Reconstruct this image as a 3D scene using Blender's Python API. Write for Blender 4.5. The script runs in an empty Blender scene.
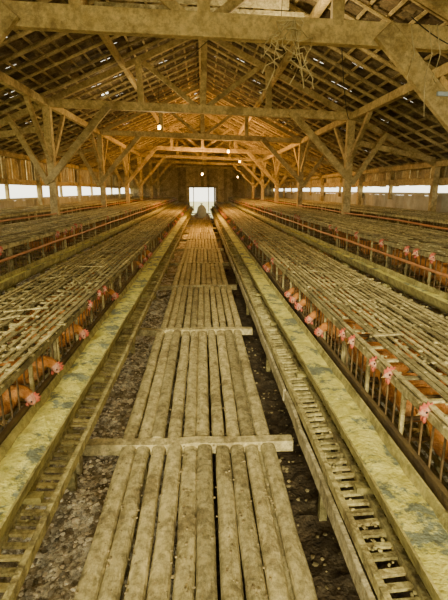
import bpy, math, random
from mathutils import Vector, Matrix, noise
random.seed(7)
R=random.uniform
CZ=2.0            # camera height ; walkway top 0.5
Y0,Y1=-2.5,32.0

# ------------------------------------------------------------------ materials
def mat(name,c1,c2,c3=None,scale=6,stretch=(1,1,1),rough=.85,bump=.3,isl=.3,stain=.5,fine=40,grime=0,edge=.6,warm=True):
    if warm:
        wf=lambda c:(min(1,c[0]*1.06),c[1]*1.02,c[2]*.80) if c else None
        c1,c2,c3=wf(c1),wf(c2),wf(c3)
    m=bpy.data.materials.new(name); m.use_nodes=True
    nt=m.node_tree; N=nt.nodes; L=nt.links
    b=N['Principled BSDF']; b.inputs['Roughness'].default_value=rough
    b.inputs['Specular IOR Level'].default_value=.3
    g=N.new('ShaderNodeNewGeometry')
    mp=N.new('ShaderNodeMapping'); mp.inputs['Scale'].default_value=stretch
    L.new(g.outputs['Position'],mp.inputs['Vector'])
    n1=N.new('ShaderNodeTexNoise'); n1.inputs['Scale'].default_value=scale; n1.inputs['Detail'].default_value=6
    n1.inputs['Roughness'].default_value=.65
    L.new(mp.outputs[0],n1.inputs['Vector'])
    r1=N.new('ShaderNodeValToRGB'); r1.color_ramp.elements[0].position=.35; r1.color_ramp.elements[1].position=.65
    r1.color_ramp.elements[0].color=(*c1,1); r1.color_ramp.elements[1].color=(*c2,1)
    L.new(n1.outputs['Fac'],r1.inputs[0]); col=r1.outputs[0]
    if c3:
        n2=N.new('ShaderNodeTexNoise'); n2.inputs['Scale'].default_value=scale*.45; n2.inputs['Detail'].default_value=8
        n2.inputs['Roughness'].default_value=.75
        L.new(g.outputs['Position'],n2.inputs['Vector'])
        r2=N.new('ShaderNodeValToRGB'); r2.color_ramp.elements[0].position=.5; r2.color_ramp.elements[1].position=edge
        r2.color_ramp.elements[0].color=(0,0,0,1); r2.color_ramp.elements[1].color=(stain,stain,stain,1)
        L.new(n2.outputs['Fac'],r2.inputs[0])
        mx=N.new('ShaderNodeMix'); mx.data_type='RGBA'
        L.new(r2.outputs[0],mx.inputs[0]); L.new(col,mx.inputs[6]); mx.inputs[7].default_value=(*c3,1)
        col=mx.outputs[2]
    if isl:
        mr=N.new('ShaderNodeMapRange'); mr.inputs[3].default_value=1-isl; mr.inputs[4].default_value=1+isl*.7
        L.new(g.outputs['Random Per Island'],mr.inputs[0])
        vm=N.new('ShaderNodeVectorMath'); vm.operation='SCALE'
        L.new(col,vm.inputs[0]); L.new(mr.outputs[0],vm.inputs['Scale']); col=vm.outputs[0]
    if grime:
        n4=N.new('ShaderNodeTexNoise'); n4.inputs['Scale'].default_value=22; n4.inputs['Detail'].default_value=9; n4.inputs['Roughness'].default_value=.8
        L.new(g.outputs['Position'],n4.inputs['Vector'])
        m4=N.new('ShaderNodeMapRange'); m4.inputs[1].default_value=.44; m4.inputs[2].default_value=.58
        m4.inputs[3].default_value=1.12; m4.inputs[4].default_value=1-grime
        L.new(n4.outputs['Fac'],m4.inputs[0])
        v4=N.new('ShaderNodeVectorMath'); v4.operation='SCALE'
        L.new(col,v4.inputs[0]); L.new(m4.outputs[0],v4.inputs['Scale']); col=v4.outputs[0]
    L.new(col,b.inputs['Base Color'])
    if bump:
        n3=N.new('ShaderNodeTexNoise'); n3.inputs['Scale'].default_value=fine; n3.inputs['Detail'].default_value=5
        L.new(mp.outputs[0],n3.inputs['Vector'])
        bp=N.new('ShaderNodeBump'); bp.inputs['Strength'].default_value=bump; bp.inputs['Distance'].default_value=.02
        L.new(n3.outputs['Fac'],bp.inputs['Height']); L.new(bp.outputs[0],b.inputs['Normal'])
    return m
M_walk=mat('walkway_bamboo',(.38,.33,.17),(.62,.55,.33),(.18,.14,.07),scale=9,stretch=(3,.8,2),isl=.3,stain=.7,bump=.4,grime=.4)
M_cage=mat('cage_bamboo',(.36,.31,.15),(.60,.53,.29),(.16,.13,.07),scale=9,stretch=(2,1,2),isl=.5,stain=.65,grime=.42)
M_beam=mat('beam_wood',(.42,.32,.15),(.62,.50,.28),(.20,.14,.06),scale=5,stretch=(1.5,1.5,1.5),isl=.15,stain=.6,grime=.28)
M_raft=mat('rafter_wood',(.36,.28,.15),(.56,.46,.27),(.14,.10,.055),scale=5,isl=.4,grime=.35)
M_tile=mat('clay_roof_tile',(.10,.07,.045),(.20,.155,.10),(.38,.32,.23),scale=5,isl=.6,stain=.55,rough=.95,grime=.4)
M_tray=mat('egg_tray_wood',(.36,.31,.14),(.58,.53,.27),(.14,.10,.05),scale=12,isl=.35,stain=.7,bump=.6,grime=.45)
M_trough=mat('trough_shell',(.28,.25,.10),(.50,.46,.19),(.12,.10,.05),scale=8,isl=0,stain=.6,grime=.35)
M_feed=mat('chicken_feed',(.54,.52,.12),(.72,.70,.24),(.12,.16,.17),scale=13,isl=0,stain=.88,bump=.5,fine=60,grime=.2,edge=.56)
M_ground=mat('manure_ground',(.20,.15,.09),(.48,.42,.31),(.92,.90,.86),scale=12,isl=0,stain=.95,bump=.9,fine=50,grime=.6,edge=.55)
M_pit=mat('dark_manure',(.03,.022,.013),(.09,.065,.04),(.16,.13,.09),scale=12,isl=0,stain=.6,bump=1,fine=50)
M_clod=mat('dried_droppings',(.45,.38,.28),(.88,.84,.78),None,scale=14,isl=.6,bump=.6)
M_dirt=mat('dirt_crumbs',(.16,.12,.06),(.40,.34,.2),None,scale=14,isl=.5,bump=0)
M_dark=mat('dark_wood',(.08,.055,.025),(.17,.12,.05),(.05,.035,.02),scale=6,isl=.2)
M_wire=mat('rusty_wire',(.10,.065,.03),(.26,.18,.09),(.05,.03,.02),scale=20,isl=.4,bump=0)
M_plank=mat('grey_plank',(.38,.34,.22),(.58,.53,.38),(.18,.15,.08),scale=7,isl=.1,stain=.7,bump=.6,grime=.4)
M_wall=mat('whitewashed_wall',(.42,.41,.36),(.58,.57,.52),(.30,.27,.20),scale=3,isl=.15)
M_pipe=mat('orange_pipe',(.44,.16,.05),(.56,.25,.08),(.25,.12,.05),scale=8,isl=0,rough=.5,warm=False)
M_feather=mat('hen_feather',(.34,.12,.025),(.58,.23,.045),(.66,.36,.12),scale=25,isl=0,stain=.5,bump=.6,fine=90,warm=False)
M_face=mat('hen_face_skin',(.46,.14,.08),(.68,.42,.28),None,scale=60,isl=0,rough=.6,warm=False)
M_comb=mat('hen_comb',(.44,.06,.035),(.60,.19,.11),None,scale=60,isl=0,rough=.5,warm=False)
M_beak=mat('hen_beak',(.60,.42,.16),(.70,.52,.25),None,scale=40,isl=0,rough=.5)
M_eye=mat('hen_eye',(.01,.01,.01),(.02,.015,.01),None,isl=0,bump=0,rough=.15)
M_sack=mat('feed_sack_cloth',(.35,.46,.54),(.50,.60,.66),None,scale=10,isl=0,warm=False)
M_string=mat('twine',(.55,.48,.30),(.68,.60,.40),None,scale=10,isl=0)
M_tape=mat('blue_tape',(.45,.58,.70),(.60,.70,.78),None,scale=10,isl=0,warm=False)
M_out=mat('outside_soil',(.40,.38,.24),(.55,.52,.34),(.22,.30,.10),scale=.8,isl=0)
M_cable=mat('black_cable',(.02,.02,.02),(.03,.03,.03),None,isl=0,bump=0)
def emis(name,c,s):
    m=bpy.data.materials.new(name); m.use_nodes=True
    b=m.node_tree.nodes['Principled BSDF']; b.inputs['Emission Color'].default_value=(*c,1)
    b.inputs['Emission Strength'].default_value=s; b.inputs['Base Color'].default_value=(*c,1); return m
M_bulb=emis('bulb_glass',(1,.62,.2),22)

# ------------------------------------------------------------------ mesh builder
class MB:
    def __init__(s): s.v=[];s.f=[];s.m=[]
    def add(s,vs,fs,mi=0):
        o=len(s.v); s.v+= [tuple(p) for p in vs]; s.f+=[tuple(i+o for i in f) for f in fs]; s.m+=[mi]*len(fs)
    def box(s,x0,x1,y0,y1,z0,z1,mi=0):
        vs=[(x,y,z) for x in(x0,x1) for y in(y0,y1) for z in(z0,z1)]
        s.add(vs,[(0,1,3,2),(4,6,7,5),(0,4,5,1),(2,3,7,6),(0,2,6,4),(1,5,7,3)],mi)
    def beam(s,p0,p1,w,h,up=(0,0,1),seg=1,jit=0,mi=0):
        p0=Vector(p0);p1=Vector(p1);t=(p1-p0).normalized();u=Vector(up)
        sd=t.cross(u)
        if sd.length<1e-3: sd=t.cross(Vector((0,1,0)))
        sd.normalize();u=sd.cross(t).normalized()
        vs=[];fs=[]
        for i in range(seg+1):
            c=p0.lerp(p1,i/seg)+ (sd*R(-jit,jit)+u*R(-jit,jit))
            ww=w*(1+R(-jit,jit)*3)
            for a,b in((-1,-1),(1,-1),(1,1),(-1,1)): vs.append(c+sd*a*ww/2+u*b*h/2)
        for i in range(seg):
            for k in range(4): fs.append((i*4+k,i*4+(k+1)%4,i*4+4+(k+1)%4,i*4+4+k))
        fs.append((3,2,1,0)); e=seg*4; fs.append((e,e+1,e+2,e+3)); s.add(vs,fs,mi)
    def tube(s,pts,r,n=6,mi=0):
        pts=[Vector(p) for p in pts]; rs=r if isinstance(r,list) else [r]*len(pts)
        vs=[];fs=[]
        for i,p in enumerate(pts):
            t=(pts[min(i+1,len(pts)-1)]-pts[max(i-1,0)]).normalized()
            a=t.cross(Vector((0,0,1)))
            if a.length<.05:a=t.cross(Vector((0,1,0)))
            a.normalize();b=a.cross(t)
            for k in range(n):
                q=2*math.pi*k/n; vs.append(p+(a*math.cos(q)+b*math.sin(q))*rs[i])
        for i in range(len(pts)-1):
            for k in range(n): fs.append((i*n+k,i*n+(k+1)%n,i*n+n+(k+1)%n,i*n+n+k))
        fs.append(tuple(range(n))[::-1]); fs.append(tuple(range((len(pts)-1)*n,len(pts)*n))); s.add(vs,fs,mi)
    def slat_y(s,x,y0,y1,z,w,t,arch=.0,seg=6,jx=.006,jz=.004,mi=0):
        prof=[(-.5,0),(-.485,.4),(-.40,.74),(-.22,.94),(0,1),(.22,.94),(.40,.74),(.485,.4),(.5,0)]
        vs=[];fs=[];n=len(prof);dx=R(-jx,jx)
        for i in range(seg+1):
            y=y0+(y1-y0)*i/seg; ox=dx+R(-jx,jx)*.5; oz=R(-jz,jz); ww=w*R(.94,1.05)
            for a,b in prof: vs.append((x+ox+a*ww,y,z+oz-t+b*t))
        for i in range(seg):
            for k in range(n): fs.append((i*n+k,i*n+(k+1)%n,i*n+n+(k+1)%n,i*n+n+k))
        fs.append(tuple(range(n))); fs.append(tuple(range(seg*n,seg*n+n))[::-1]); s.add(vs,fs,mi)
    def ell(s,c,r,nu=10,nv=7,mi=0,jit=0):
        vs=[];fs=[]
        for j in range(nv+1):
            ph=math.pi*j/nv
            for i in range(nu):
                th=2*math.pi*i/nu; q=1+R(-jit,jit)
                vs.append((c[0]+r[0]*q*math.sin(ph)*math.cos(th),c[1]+r[1]*q*math.sin(ph)*math.sin(th),c[2]+r[2]*q*math.cos(ph)))
        for j in range(nv):
            for i in range(nu): fs.append((j*nu+i,(j+1)*nu+i,(j+1)*nu+(i+1)%nu,j*nu+(i+1)%nu))
        s.add(vs,fs,mi)
    def mesh(s,name,mats,smooth=False,center=True):
        me=bpy.data.meshes.new(name)
        c=Vector((0,0,0))
        if center:
            xs=[p[0] for p in s.v];ys=[p[1] for p in s.v];zs=[p[2] for p in s.v]
            c=Vector(((min(xs)+max(xs))/2,(min(ys)+max(ys))/2,min(zs)))
        me.from_pydata([(p[0]-c.x,p[1]-c.y,p[2]-c.z) for p in s.v],[],s.f)
        for m in mats: me.materials.append(m)
        me.polygons.foreach_set('material_index',s.m)
        if smooth: me.polygons.foreach_set('use_smooth',[True]*len(s.f))
        me.update(); return me,c
    def obj(s,name,mats,smooth=False,bevel=0,parent=None):
        me,c=s.mesh(name,mats,smooth); o=bpy.data.objects.new(name,me); o.location=c
        bpy.context.scene.collection.objects.link(o)
        if bevel:
            b=o.modifiers.new('bevel','BEVEL'); b.width=bevel; b.segments=2; b.limit_method='ANGLE'
        if parent: o.parent=parent
        return o
def empty(name,loc=(0,0,0)):
    e=bpy.data.objects.new(name,None); e.location=loc; e.empty_display_size=.1
    bpy.context.scene.collection.objects.link(e); return e

# ------------------------------------------------------------------ ground
def gz(x,y):
    h=noise.noise(Vector((x*3,y*3,0)))*.06+noise.noise(Vector((x*12,y*12,3)))*.03+noise.noise(Vector((x*30,y*30,5)))*.012
    if x<-.25: h+=.24*min(1,(-.25-x)/.25)
    return .08+h
b=MB(); nx=60; ys=[]; y=-2.5
while y<8: ys.append(y); y+=.05
while y<32.2: ys.append(y); y+=.3
xs=[-1.2+2.4*i/nx for i in range(nx+1)]
vs=[(x,y,gz(x,y)) for y in ys for x in xs]
n=nx+1
o_=len(b.v)
b.v+=vs
for j in range(len(ys)-1):
    for i in range(nx):
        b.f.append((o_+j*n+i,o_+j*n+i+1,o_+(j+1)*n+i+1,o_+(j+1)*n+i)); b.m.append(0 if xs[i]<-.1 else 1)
b.box(-5.2,5.2,-3.2,32.6,-.1,0.0)
b.obj('floor',[M_ground,M_pit],smooth=False)
b=MB(); b.box(-60,60,-40,90,-.2,-.11); b.obj('ground_outside',[M_out])
b=MB()
for i in range(3600):
    left=random.random()<.92
    x=R(-.85,-.42) if left else R(.42,.8)
    y=R(.4,6)
    r=R(.003,.013)*(1.6 if random.random()<.06 else 1)
    b.ell((x,y,gz(x,y)+r*.2),(r*R(.8,1.5),r*R(.8,1.5),r*.7),6,4,jit=.25,mi=0 if left else 1)
b.obj('dried_droppings',[M_clod,M_dirt])

# ------------------------------------------------------------------ walkway
b=MB()
joints=[0.2,2.5,4.8,7.15,9.5,11.9,14.3,16.6,19,21.4,23.7,26,28.4,30.8]
panels=[-2.1]+joints+[32.1]
for p in range(len(panels)-1):
    a,c=panels[p]+.03,panels[p+1]-.03
    off=R(-.025,.025); ns=11 if p%2 else 10
    if p<=1: ns=10;off=0
    xl,xr=-.515+off,.425+off; w=(xr-xl)/ns
    for i in range(ns):
        zz=.5+R(-.009,.009)
        b.slat_y(xl+w*(i+.5),a+R(-.05,.03),c+R(-.03,.05),zz,w*R(.86,.96),.036,seg=9)
for yj in joints:
    b.beam((-.80,yj,.47),(.54,yj+R(-.02,.02),.47),.075,.07,seg=9,jit=.006)
    b.beam((-.40,yj,.43),(-.40,yj,0),.08,.08,up=(0,1,0)); b.beam((.33,yj,.43),(.33,yj,0),.08,.08,up=(0,1,0))
    b.beam((-.80,yj,.425),(-.80,yj,0),.07,.07,up=(0,1,0))
for x in(-.40,.0,.33):
    b.beam((x,-2.1,.42),(x,32,.42),.06,.05)
b.obj('bamboo_walkway',[M_walk],smooth=False,bevel=0)
b=MB()
for i in range(1100):
    x=R(-.5,.41);y=R(.9,6);r=R(.002,.006)
    b.ell((x,y,.498),(r*1.4,r*1.4,r*.8),5,4,jit=.3)
b.obj('loose_dirt',[M_dirt])
b=MB()
y=-2
while y<31: b.beam((.517+R(-.004,.004),y,.72),(.517+R(-.004,.004),y+2.3,.72),.02,.08,seg=10,jit=.004); y+=2.32
b.obj('side_rail_plank',[M_plank],bevel=.003)

# ------------------------------------------------------------------ cage rows
def cage_row(sg,xf,xb,zb,zt,dens,name,barstep=.085,legs=True):
    b=MB()
    x=xf; k=0
    while x<xb:
        y=Y0+R(0,.5)
        while y<Y1-.5:
            l=R(1.8,2.8); y2=min(y+l,Y1)
            w=R(.016,.030)
            if random.random()>.06:
                b.beam((sg*(x+R(-.006,.006)),y,zt+R(0,.01)),(sg*(x+R(-.010,.010)),y2,zt+R(0,.01)),w,.008,seg=3,jit=.003)
            y=y2+R(.0,.05)
        x+=dens
    y=Y0
    while y<Y1:
        b.beam((sg*(xf-.02),y,zt-.012),(sg*(xb+.02),y+R(-.02,.02),zt-.012+R(0,.01)),R(.015,.03),.01)
        y+=R(.10,.2) if sg<0 else R(.16,.3)
    y=Y0
    while y<12:
        xx=R(xf+.05,xb-.3); 
        b.beam((sg*xx,y,zt+.018),(sg*(xx+R(.1,.28)),y+R(-.25,.25),zt+.02),R(.015,.03),.008)
        y+=R(.2,.5) if sg<0 else R(.4,1.2)
    for q in range(900):
        xx=R(xf,xb); y=R(.3,9); r=R(.003,.011)
        b.ell((sg*xx,y,zt+.008),(r*1.5,r*1.5,r*.6),5,4,jit=.3)
    for x in(xf,xb):
        for z in(zt-.03,zb): b.beam((sg*x,Y0,z),(sg*x,Y1,z),.03,.035)
    y=Y0; q=0
    while y<Y1:
        if q%5==0: b.beam((sg*xf,y,zb),(sg*xf,y,zt-.02),.018,.014,up=(0,1,0))
        else: b.beam((sg*xf,y,zb),(sg*xf,y,zt-.02),.007,.007,up=(0,1,0),mi=1)
        y+=barstep; q+=1
    y=Y0
    while y<Y1:
        b.beam((sg*xb,y,zb),(sg*xb,y,zt-.02),.035,.012,up=(0,1,0)); y+=.09
    y=Y0
    while y<Y1:
        for z in (zb+.08,zb+.18,zb+.28):
            if z<zt-.03: b.beam((sg*xf,y,z),(sg*xb,y,z),.012,.015,mi=1)
        if legs:
            for x in(xf+.02,xb): 
                if int(round((y-Y0)/(barstep*5)))%4==0: b.beam((sg*x,y,0),(sg*x,y,zt-.02),.04,.04,up=(0,1,0))
        y+=barstep*5
    x=xf
    while x<xb: b.beam((sg*x,Y0,zb),(sg*x,Y1,zb),.02,.012); x+=.05
    return b.obj(name,[M_cage,M_wire])
BS=.085
cage_row(1,.86,1.56,.85,1.20,.044,'chicken_cage_row')
cage_row(-1,.88,1.58,.85,1.20,.048,'chicken_cage_row')
cage_row(1,1.80,2.80,1.17,1.53,.06,'chicken_cage_row')
cage_row(-1,1.80,2.72,1.17,1.53,.06,'chicken_cage_row')
cage_row(1,3.35,4.4,1.2,1.6,.08,'chicken_cage_row')
cage_row(-1,3.35,4.4,1.2,1.6,.08,'chicken_cage_row')

# ------------------------------------------------------------------ feed troughs
def sweep(b,prof,closed=False,mi=0,wob=.004,step=.4,bumpz=0):
    vs=[];fs=[];n=len(prof);y=Y0;r=0
    while y<=Y1+.01:
        ox=noise.noise(Vector((y*.7,prof[0][0]*9,1)))*wob*2
        for x,z in prof:
            zz=z+ (noise.noise(Vector((x*11,y*9,2)))+.5*noise.noise(Vector((x*25,y*25,2))))*bumpz
            vs.append((x+ox,y,zz))
        r+=1; y+=step
    for j in range(r-1):
        for k in range(n if closed else n-1):
            fs.append((j*n+k,j*n+(k+1)%n,(j+1)*n+(k+1)%n,(j+1)*n+k))
    b.add(vs,fs,mi)
def trough(sg,xo,xi,z,name,deep=.09):
    b=MB(); w=xi-xo; t=.009
    o=[(xo,z+.024),(xo+.02*w/.2,z-deep*.5),(xo+w*.3,z-deep),(xo+w*.7,z-deep),(xi-.02*w/.2,z-deep*.5),(xi,z+.035)]
    i=[(xi-t,z+.035),(xi-t-.02*w/.2,z-deep*.4),(xo+w*.68,z-deep+t),(xo+w*.32,z-deep+t),(xo+t+.02*w/.2,z-deep*.4),(xo+t,z+.024)]
    sweep(b,[(sg*x,zz) for x,zz in o+i],closed=True,mi=0)
    ne=8
    f=[(sg*(xo+t+.003+(w-2*t-.006)*q/ne),z-.004+.008*math.sin(math.pi*q/ne)) for q in range(ne+1)]
    sweep(b,f,mi=1,step=.05,bumpz=.010)
    y=Y0+.6
    while y<Y1:
        b.beam((sg*(xo-.01),y,z-deep-.012),(sg*(xi+.02),y,z-deep-.012),.04,.025)
        y+=1.15
    return b.obj(name,[M_trough,M_feed])
trough(1,.61,.79,.94,'feed_trough')
trough(-1,.645,.845,.94,'feed_trough')
trough(1,1.60,1.74,1.25,'feed_trough',.06)
trough(-1,1.62,1.74,1.25,'feed_trough',.06)
for sg,x in((1,.825),(-1,.862)):
    b=MB(); b.beam((sg*x,Y0,.965),(sg*x,Y1,.965),.022,.06,seg=30,jit=.002); b.obj('water_gutter',[M_dark],bevel=.004)
for sg in(1,-1):
    b=MB(); b.tube([(sg*1.765,Y0+k*1.15,1.40+.006*math.sin(k*2.1)) for k in range(31)],.013,8); b.obj('water_pipe',[M_pipe],smooth=True)
    b=MB(); b.tube([(sg*2.9,Y0+k*1.15,1.56+.01*math.sin(k*1.7)) for k in range(31)],.014,8); b.obj('water_pipe',[M_pipe],smooth=True)

# ------------------------------------------------------------------ egg trays (slotted)
def tray(sg,xa,xb,z,name):
    b=MB()
    b.beam((sg*xa,Y0,z+.01),(sg*xa,Y1,z+.01),.022,.045,seg=60,jit=.004)
    b.beam((sg*xb,Y0,z+.015),(sg*xb,Y1,z+.015),.022,.04,seg=60,jit=.004)
    y=Y0
    while y<Y1:
        b.beam((sg*(xa-.005),y+R(-.006,.006),z+R(-.004,.004)),(sg*(xb+.05),y+R(-.006,.006),z+.012),R(.018,.026),.012)
        y+=.056
    for q in range(500):
        xx=R(xa,xb); yy=R(.6,7); r=R(.002,.006); b.ell((sg*xx,yy,z+.03 if abs(xx-xa)<.01 else z+.01),(r*1.4,r*1.4,r),5,4,jit=.3)
    y=Y0+.2
    while y<Y1:
        b.beam((sg*(xb+.04),y,z-.02),(sg*(xb+.04),y,0),.045,.045,up=(0,1,0)); y+=2.3
    return b.obj(name,[M_tray])
tray(1,.54,.66,.78,'egg_tray')
tray(-1,.60,.725,.78,'egg_tray')

# ------------------------------------------------------------------ hens
def loft(b,sp,mi_f,n=12):
    pts=[Vector((p[0],0,p[1])) for p in sp]
    vs=[]
    for i,p in enumerate(pts):
        t=(pts[min(i+1,len(pts)-1)]-pts[max(i-1,0)]).normalized(); u=Vector((0,1,0)); w=t.cross(u)
        for k in range(n):
            q=2*math.pi*k/n; vs.append(p+u*math.cos(q)*sp[i][2]+w*math.sin(q)*sp[i][3])
    o=len(b.v); b.v+=[tuple(v) for v in vs]
    for i in range(len(pts)-1):
        for k in range(n):
            b.f.append((o+i*n+k,o+i*n+(k+1)%n,o+i*n+n+(k+1)%n,o+i*n+n+k)); b.m.append(mi_f(i))
    b.f.append(tuple(o+k for k in range(n))[::-1]); b.m.append(mi_f(0))
    e=o+(len(pts)-1)*n; b.f.append(tuple(e+k for k in range(n))); b.m.append(mi_f(len(pts)-2))
def hen_mesh(name,pose):
    b=MB()
    body=[(-.17,.235,.012,.012),(-.15,.215,.035,.03),(-.11,.185,.06,.055),(-.05,.165,.078,.075),(.01,.16,.085,.085),(.06,.165,.075,.08),(.095,.185,.055,.062)]
    if pose=='up':
        neck=[(.12,.215,.04,.043),(.138,.245,.03,.032),(.155,.275,.026,.027),(.172,.300,.025,.025),(.19,.312,.023,.023),(.206,.309,.018,.017),(.216,.304,.008,.008)]
        H=Vector((.188,0,.312)); d=Vector((1,0,-.35)).normalized()
    else:
        neck=[(.125,.20,.042,.045),(.148,.212,.033,.034),(.170,.207,.028,.029),(.190,.188,.026,.026),(.202,.168,.023,.023),(.209,.150,.018,.017),(.213,.139,.008,.008)]
        H=Vector((.202,0,.168)); d=Vector((.35,0,-1)).normalized()
    sp=body+neck; nb=len(sp)
    loft(b,sp,lambda i:1 if i>=nb-4 else 0)
    up=Vector((-d.z,0,d.x)); 
    if up.z<0 and pose=='up': up=-up
    if pose!='up': up=Vector((1,0,.35)).normalized()
    tip=H+d*.046; bs=H+d*.022
    s=Vector((0,1,0))
    vs=[bs+s*.008,bs-s*.008,bs+up*.009,bs-up*.008,tip-up*.004]
    b.add(vs,[(0,2,4),(2,1,4),(1,3,4),(3,0,4)],3)
    prof=[(-.024,.014),(-.030,.032),(-.019,.027),(-.013,.044),(-.004,.030),(.004,.045),(.012,.029),(.020,.036),(.025,.018),(.026,.008)]
    vs=[];m=len(prof)
    for sx in(-.004,.004):
        for a,c in prof: vs.append(H+d*a+up*c+s*(sx+ .012*(c/.05)))
    fs=[tuple(range(m))[::-1],tuple(range(m,2*m))]+[(k,(k+1)%m,m+(k+1)%m,m+k) for k in range(m)]
    b.add(vs,fs,2)
    for q in(-1,1):
        c=H+d*.018-up*.028+s*q*.009; b.ell(c,(.008,.005,.014),8,5,2)
        c=H-d*.008-up*.006+s*q*.022; b.ell(c,(.007,.004,.009),8,5,1)
        c=H+d*.006+up*.006+s*q*.0195; b.ell(c,(.0055,.004,.0055),8,5,4)
        b.ell((-.02,q*.075,.175),(.105,.018,.055),12,8,0)
        for k in range(3): b.beam((-.03-.02*k,q*.085,.16+.012*k),(-.155-.01*k,q*.05,.175+.015*k),.012,.02,mi=0)
        b.tube([(.0,q*.04,.10),(.008,q*.04,.06),(-.004,q*.042,.012)],[.018,.009,.007],8,3)
        for a in(-.5,0,.5): b.tube([(-.004,q*.042,.012),(.022*math.cos(a),q*.042+.03*math.sin(a),.01),(.045*math.cos(a),q*.042+.05*math.sin(a),.007)],[.006,.005,.002],6,3)
        b.tube([(-.004,q*.042,.012),(-.028,q*.042,.007)],[.005,.002],6,3)
    for k in range(5):
        a=(k-2)*.018
        b.beam((-.13,a*.6,.205),(-.225-.008*(2-abs(k-2)),a*1.6,.27+.012*(2-abs(k-2))),.022,.005,mi=0)
    me,_=b.mesh(name,[M_feather,M_face,M_comb,M_beak,M_eye],smooth=True,center=False)
    return me
ME={'up':hen_mesh('hen_upright','up'),'down':hen_mesh('hen_feeding','down')}
flock=empty('hen_flock')
def snap(y): return Y0+(math.floor((y-Y0)/BS)+.5)*BS
def hen(sg,y,xh,z,pose,par=None,sc=1.0):
    o=bpy.data.objects.new('hen',ME[pose])
    bpy.context.scene.collection.objects.link(o)
    reach=.2 if pose=='up' else .21
    o.location=(sg*(xh+reach*sc),snap(y),z)
    o.rotation_euler=(0,0,(math.pi if sg>0 else 0)+R(-.12,.12)); o.scale=(sc,sc*R(.95,1.05),sc*R(.94,1.03))
    if par: o.parent=par
zf=.862
used={}
def near(sg,lst,xh,z,par=None):
    for y,p in lst:
        k=(sg,round(z,1),int((snap(y)-Y0)/BS)); 
        if any((sg,round(z,1),k[2]+j) in used for j in(-1,0,1)): continue
        used[k]=1; hen(sg,y,xh if p=='up' else xh-.03,z,p,par)
near(1,[(1.30,'up'),(1.50,'up'),(1.84,'up'),(2.05,'up'),(2.40,'up'),(2.60,'up'),(3.0,'down'),(3.35,'down')],.835,zf)
near(-1,[(2.08,'down'),(2.42,'down'),(2.95,'down'),(3.3,'up'),(3.8,'up')],.855,zf)
near(1,[(3.38,'up'),(3.62,'up'),(3.85,'up'),(4.4,'up'),(5.2,'up')],1.77,1.185)
near(-1,[(4.0,'up'),(5.6,'up')],1.77,1.185)
for sg in(1,-1):
    y=3.7
    while y<24:
        near(sg,[(y,random.choice(['up','down','down']))],.835 if sg>0 else .855,zf,flock); y+=random.choice((.18,.25,.3,.6,1.2)) if sg>0 else random.choice((.2,.5,1.0,1.8))
    y=6.0
    while y<24:
        near(sg,[(y,'up')],1.78,1.185,flock); y+=random.choice((.2,.3,.7,1.5,2.0))
    y=.9
    while y<12:
        o=bpy.data.objects.new('hen',ME['down']); bpy.context.scene.collection.objects.link(o); o.parent=flock
        o.location=(sg*R(1.28,1.42),y,zf); o.rotation_euler=(0,0,R(1.3,1.8)*random.choice((-1,1))); o.scale=(.9,.9,.85); y+=R(.45,.7)

# ------------------------------------------------------------------ roof
RH=3.0; PT=.458; SK=.035; EX=4.9
def rz(x): return CZ+RH-PT*abs(x)-SK*x
b=MB()
rows=int(EX/.225)+1; tw=.235
for sg in(-1,1):
    for r in range(rows):
        xa=r*.225; xb=min(xa+.30,EX+.1)
        y=-3.0+R(0,.1)
        while y<32.3:
            if random.random()>.0025:
                vs=[];dz=R(-.004,.004);tl=R(-.006,.006);dx=R(-.01,.01)
                for e,xx in enumerate((xa+dx,xb+dx)):
                    for k in range(6):
                        yy=y-.015+(tw+.03)*k/5
                        vs.append((sg*xx,yy,rz(sg*xx)+dz+(.03 if e==0 else .044)+tl*(k-2.5)/2+.014*math.sin(k/5*2*math.pi)))
                b.add(vs,[(k,k+1,k+7,k+6) for k in range(5)])
            y+=tw
b.tube([(0,-3+k*1.0,CZ+RH+.05) for k in range(36)],.11,8)
b.obj('roof_tiles',[M_tile])
b=MB()
y=-2.9
while y<32:
    for sg in(-1,1):
        yy=y+R(-.06,.06)
        b.tube([(sg*.02,yy,rz(0)-.05),(sg*EX*.5,yy+R(-.04,.04),rz(sg*EX*.5)-.05+R(-.02,.02)),(sg*(EX+.05),yy+R(-.05,.05),rz(sg*EX)-.06)],R(.022,.034),6)
    y+=.5
for sg in(-1,1):
    x=.12
    while x<EX:
        b.beam((sg*x,-3,rz(sg*x)-.005),(sg*x,32.3,rz(sg*x)-.005),.035,.022,up=(PT*sg,0,1)); x+=.225
b.obj('roof_rafters',[M_raft])
b=MB()
b.beam((0,-3,rz(0)-.16),(0,32,rz(0)-.16),.09,.14)
for sg in(-1,1):
    b.beam((sg*2.93,-3,rz(sg*2.93)-.16),(sg*2.93,32,rz(sg*2.93)-.16),.10,.13,seg=14,jit=.006)
    b.beam((sg*1.45,-3,rz(sg*1.45)-.14),(sg*1.45,32,rz(sg*1.45)-.14),.08,.10,seg=14,jit=.006)
    b.beam((sg*4.75,-3,rz(sg*4.75)-.14),(sg*4.75,32,rz(sg*4.75)-.14),.09,.11,seg=14,jit=.006)
b.obj('roof_purlins',[M_beam],bevel=.006)
TY=[0.1,4.75,9.3,13.8,18.2,22.5,26.8,31.2]
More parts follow.
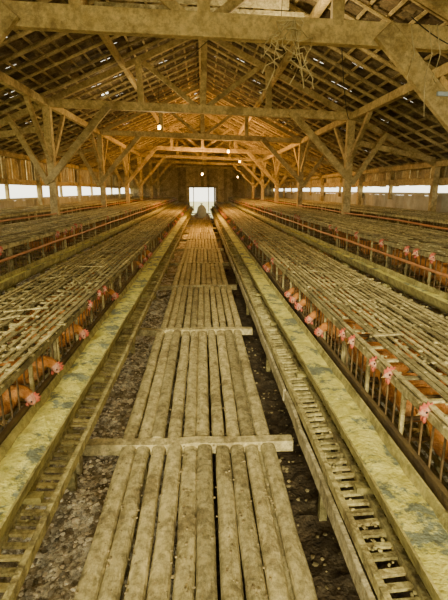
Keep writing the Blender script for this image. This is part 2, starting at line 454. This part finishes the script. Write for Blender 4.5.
for i,ty in enumerate(TY):
    b=MB(); j=lambda a=.04: R(-a,a)
    zt=lambda x: CZ+1.52-SK*x-.01
    big=.21 if ty<6 else .15
    b.beam((-4.7,ty,zt(-4.7)-.75),(-2.9,ty,zt(-2.9)-.45),.08,.10)
    b.beam((4.7,ty,zt(4.7)-.75),(2.9,ty,zt(2.9)-.45),.08,.10)
    b.beam((-3.15,ty,zt(-3.15)),(3.2,ty,zt(3.2)),.11,big,seg=10,jit=.006)
    b.beam((.03,ty,zt(0)+.06),(.03+j(),ty,rz(0)-.2),.12,.12,up=(0,1,0),seg=3,jit=.004)
    for q in(-1.15,1.3):
        b.beam((q,ty,zt(q)+.05),(q+j(),ty,rz(q)-.15),.11,.10,up=(0,1,0),seg=3,jit=.004)
    for sg in(-1,1):
        b.beam((sg*.05,ty+.02,rz(0)-.15),(sg*4.85,ty+.02,rz(sg*4.85)-.15),.09,.11,seg=8,jit=.006)
        b.beam((sg*2.93+j(.03),ty,0),(sg*2.93,ty,rz(sg*2.93)-.2),.14,.14,up=(0,1,0),seg=6,jit=.006)
        b.beam((sg*4.75,ty,0),(sg*4.75,ty,rz(sg*4.75)-.15),.12,.12,up=(0,1,0),seg=4,jit=.005)
        w=.2 if ty<6 else .13
        b.beam((sg*1.72,ty-.1,zt(sg*1.72)+.02),(sg*2.98,ty-.1,CZ+.18),.08,w,seg=5,jit=.005)
        b.beam((sg*3.65,ty-.06,rz(sg*3.65)-.1),(sg*3.0,ty-.06,CZ+.12),.08,.10,seg=4,jit=.005)
        b.beam((sg*.08,ty+.08,zt(0)+.05),(sg*1.1,ty+.08,rz(sg*1.1)-.18),.06,.09,seg=3,jit=.004)
    b.obj('roof_truss',[M_beam],bevel=.008)
b=MB()
for ty in TY[1:-1]:
    for sg in(-1,1):
        for q in(-1,1):
            b.beam((sg*2.93,ty+q*.07,CZ+.55),(sg*2.93,ty+q*1.05,rz(sg*2.93)-.22),.07,.09,seg=3,jit=.005)
b.obj('knee_braces',[M_beam],bevel=.006)
b=MB(); b.beam((-1.12,6.25,CZ+2.36),(1.1,6.25,CZ+2.28),.03,.2,seg=5,jit=.003)
b.beam((-1.3,6.29,CZ+2.2),(1.3,6.29,CZ+2.12),.06,.08,seg=5,jit=.003)
b.obj('collar_board',[M_plank],bevel=.004)
b=MB(); b.beam((2.27,4.585,CZ+.905),(2.47,4.585,CZ+.90),.03,.04,up=(0,0,1)); b.obj('blue_tape_wrap',[M_tape],bevel=.004)

# ------------------------------------------------------------------ walls
for sg,nm in((-1,'left'),(1,'right')):
    b=MB(); wt=1.80 if sg<0 else 1.95
    y=-3
    while y<32.2:
        b.box(sg*4.9-.012,sg*4.9+.012,y,y+.19,0,wt-.06+R(-.01,.01)); y+=.2
    b.box(sg*4.9-.05,sg*4.9+.05,-3,32.3,wt-.06,wt)
    if sg>0:
        y=-3
        while y<32.2:
            b.box(4.9-.012,4.9+.012,y,y+.19+R(-.02,.008),CZ+.10+R(-.015,.015),rz(4.9)+.06,mi=1); y+=.2
    else:
        y=10.5
        while y<32.2:
            b.box(-4.9-.012,-4.9+.012,y,y+.17+R(-.03,.02),CZ+.16+R(-.02,.02),rz(-4.9)+.06,mi=1); y+=.2
    b.obj('wall_'+nm,[M_wall,M_raft])
    b=MB()
    z=CZ+.20 
    y=-3
    while y<31:
        b.beam((sg*4.83,y,z+R(-.03,.03)),(sg*4.83,y+4.4,z+R(-.03,.03)),.06,.14,seg=3,jit=.004); y+=4.4
    y=-1.5
    while y<32:
        b.beam((sg*4.83,y,1.78),(sg*4.83+R(-.03,.03),y,rz(sg*4.83)-.2),.08,.08,up=(0,1,0)); y+=2.2
    b.obj('trim_rail_'+nm,[M_beam],bevel=.005)
b=MB()
for k in range(49):
    x=-4.9+.2*k; x1=x+.2; top=rz(x+.1)-.05
    if -1.0<x<.75: b.box(x,x1,32.3,32.35,CZ+.22,top)
    else: b.box(x,x1,32.3+R(0,.01),32.35,0,top)
b.beam((-1.3,32.28,CZ+.22),(1.1,32.28,CZ+.22),.08,.1)
for x in(-1.04,.84): b.beam((x,32.27,0),(x,32.27,CZ+.2),.1,.08,up=(0,1,0))
b.beam((-.62,32.27,.55),(-.62,32.27,CZ+.2),.06,.06,up=(0,1,0))
b.beam((.42,32.27,.55),(.42,32.27,CZ+.2),.06,.06,up=(0,1,0))
b.obj('wall_back',[M_raft])

# ------------------------------------------------------------------ lamps
def lamp(x,y,z,top,pw,col=(1,.74,.40)):
    e=empty('hanging_or_fill_bulb',(x,y,z))  # shared by the orange lamps and the added aisle fill
    b=MB(); b.tube([(x,y,z+.07),(x+.01,y,(z+top)/2),(x,y,top)],.004,6); b.tube([(x,y,z+.03),(x,y,z+.085)],.018,10)
    o=b.obj('cord_and_socket',[M_cable]); o.parent=e; o.location-=Vector((x,y,z))
    b=MB(); b.ell((x,y,z),(.035,.035,.045),14,10); o=b.obj('bulb',[M_bulb],smooth=True); o.parent=e; o.location-=Vector((x,y,z))
    l=bpy.data.lights.new('bulb_or_fill_light','POINT'); l.energy=pw; l.color=col; l.shadow_soft_size=.06
    lo=bpy.data.objects.new('bulb_or_fill_light',l); bpy.context.scene.collection.objects.link(lo); lo.parent=e; lo.location=(0,0,-.1)
OR=(1,.52,.13); FILL_WW=(1,.78,.40)  # warm-white bulbs are added fill along the aisle; orange ones are real lamps
for x,y,z,p,c in((.15,-.9,CZ+1.1,120,FILL_WW),(.9,5.6,CZ+1.75,70,FILL_WW),(-.9,10.2,CZ+1.3,60,FILL_WW),(.83,14.9,CZ+1.2,230,OR),(1.6,20,CZ+1.2,120,OR),(0,17.6,CZ+.6,400,OR),(1.9,25,CZ+.7,80,OR)):
    lamp(x,y,z,rz(x)-.1,p,c)

# twine tangle and loose wires
b=MB(); 
for s_ in range(12):
    pts=[];p=Vector((.86,4.6,CZ+1.52))
    for k in range(12):
        pts.append(p.copy()); p+=Vector((R(-.08,.08),R(-.03,.03),R(-.10,.02)))
    b.tube(pts,.005,5)
b.tube([(.86,4.6,CZ+1.55),(.93,4.6,CZ+1.2),(.98,4.62,CZ+.95)],.006,5)
b.obj('hanging_twine',[M_string],smooth=True)
b=MB()
for x,zb_ in((1.95,.9),(2.12,.7),(2.2,1.0),(2.55,.5)):
    b.tube([(x,4.58,CZ+1.5),(x+.06,4.58,CZ+1.25),(x+.02,4.6,CZ+1.05),(x+.05,4.6,CZ+zb_)],.005,5)
b.obj('hanging_twine',[M_string],smooth=True)
b=MB()
def sag(p0,p1,d,r=.006):
    p0=Vector(p0);p1=Vector(p1); b.tube([p0.lerp(p1,t/10)-Vector((0,0,d*4*(t/10)*(1-t/10))) for t in range(11)],r,5)
sag((1.3,4.7,CZ+1.75),(2.9,9.3,CZ+1.35),.25); sag((2.0,4.7,CZ+1.6),(3.0,4.7,CZ+1.3),.12); sag((.9,5.6,rz(.9)-.1),(-.9,10.2,rz(.9)-.2),.2); sag((-.9,10.2,rz(.9)-.2),(.83,14.9,rz(.9)-.2),.2)
b.obj('electric_wire',[M_cable],smooth=True)

b=MB(); b.ell((-.05,25,.52+.36),(.26,.2,.36),16,12,jit=.03); b.tube([(-.05,25,1.18),(-.05,25,1.26),(-.05,25,1.32)],[.05,.03,.09],12)
b.obj('feed_sack',[M_sack],smooth=True)

# ------------------------------------------------------------------ world & camera
w=bpy.data.worlds.new('World'); bpy.context.scene.world=w; w.use_nodes=True
w.node_tree.nodes['Background'].inputs[0].default_value=(1,.95,.75,1)
w.node_tree.nodes['Background'].inputs[1].default_value=4.0
s=bpy.data.lights.new('sun','SUN'); s.energy=4.8; s.angle=math.radians(10); s.color=(1,.91,.60)
so=bpy.data.objects.new('sun',s); bpy.context.scene.collection.objects.link(so)
so.rotation_euler=(math.radians(66),0,math.radians(-6)); so.location=(0,-10,6)
cam=bpy.data.cameras.new('camera'); cam.lens=27; cam.sensor_width=36
co=bpy.data.objects.new('camera',cam); bpy.context.scene.collection.objects.link(co)
co.location=(0,0,CZ); co.rotation_euler=(math.radians(90-13.7),0,math.radians(-2.67))
bpy.context.scene.camera=co
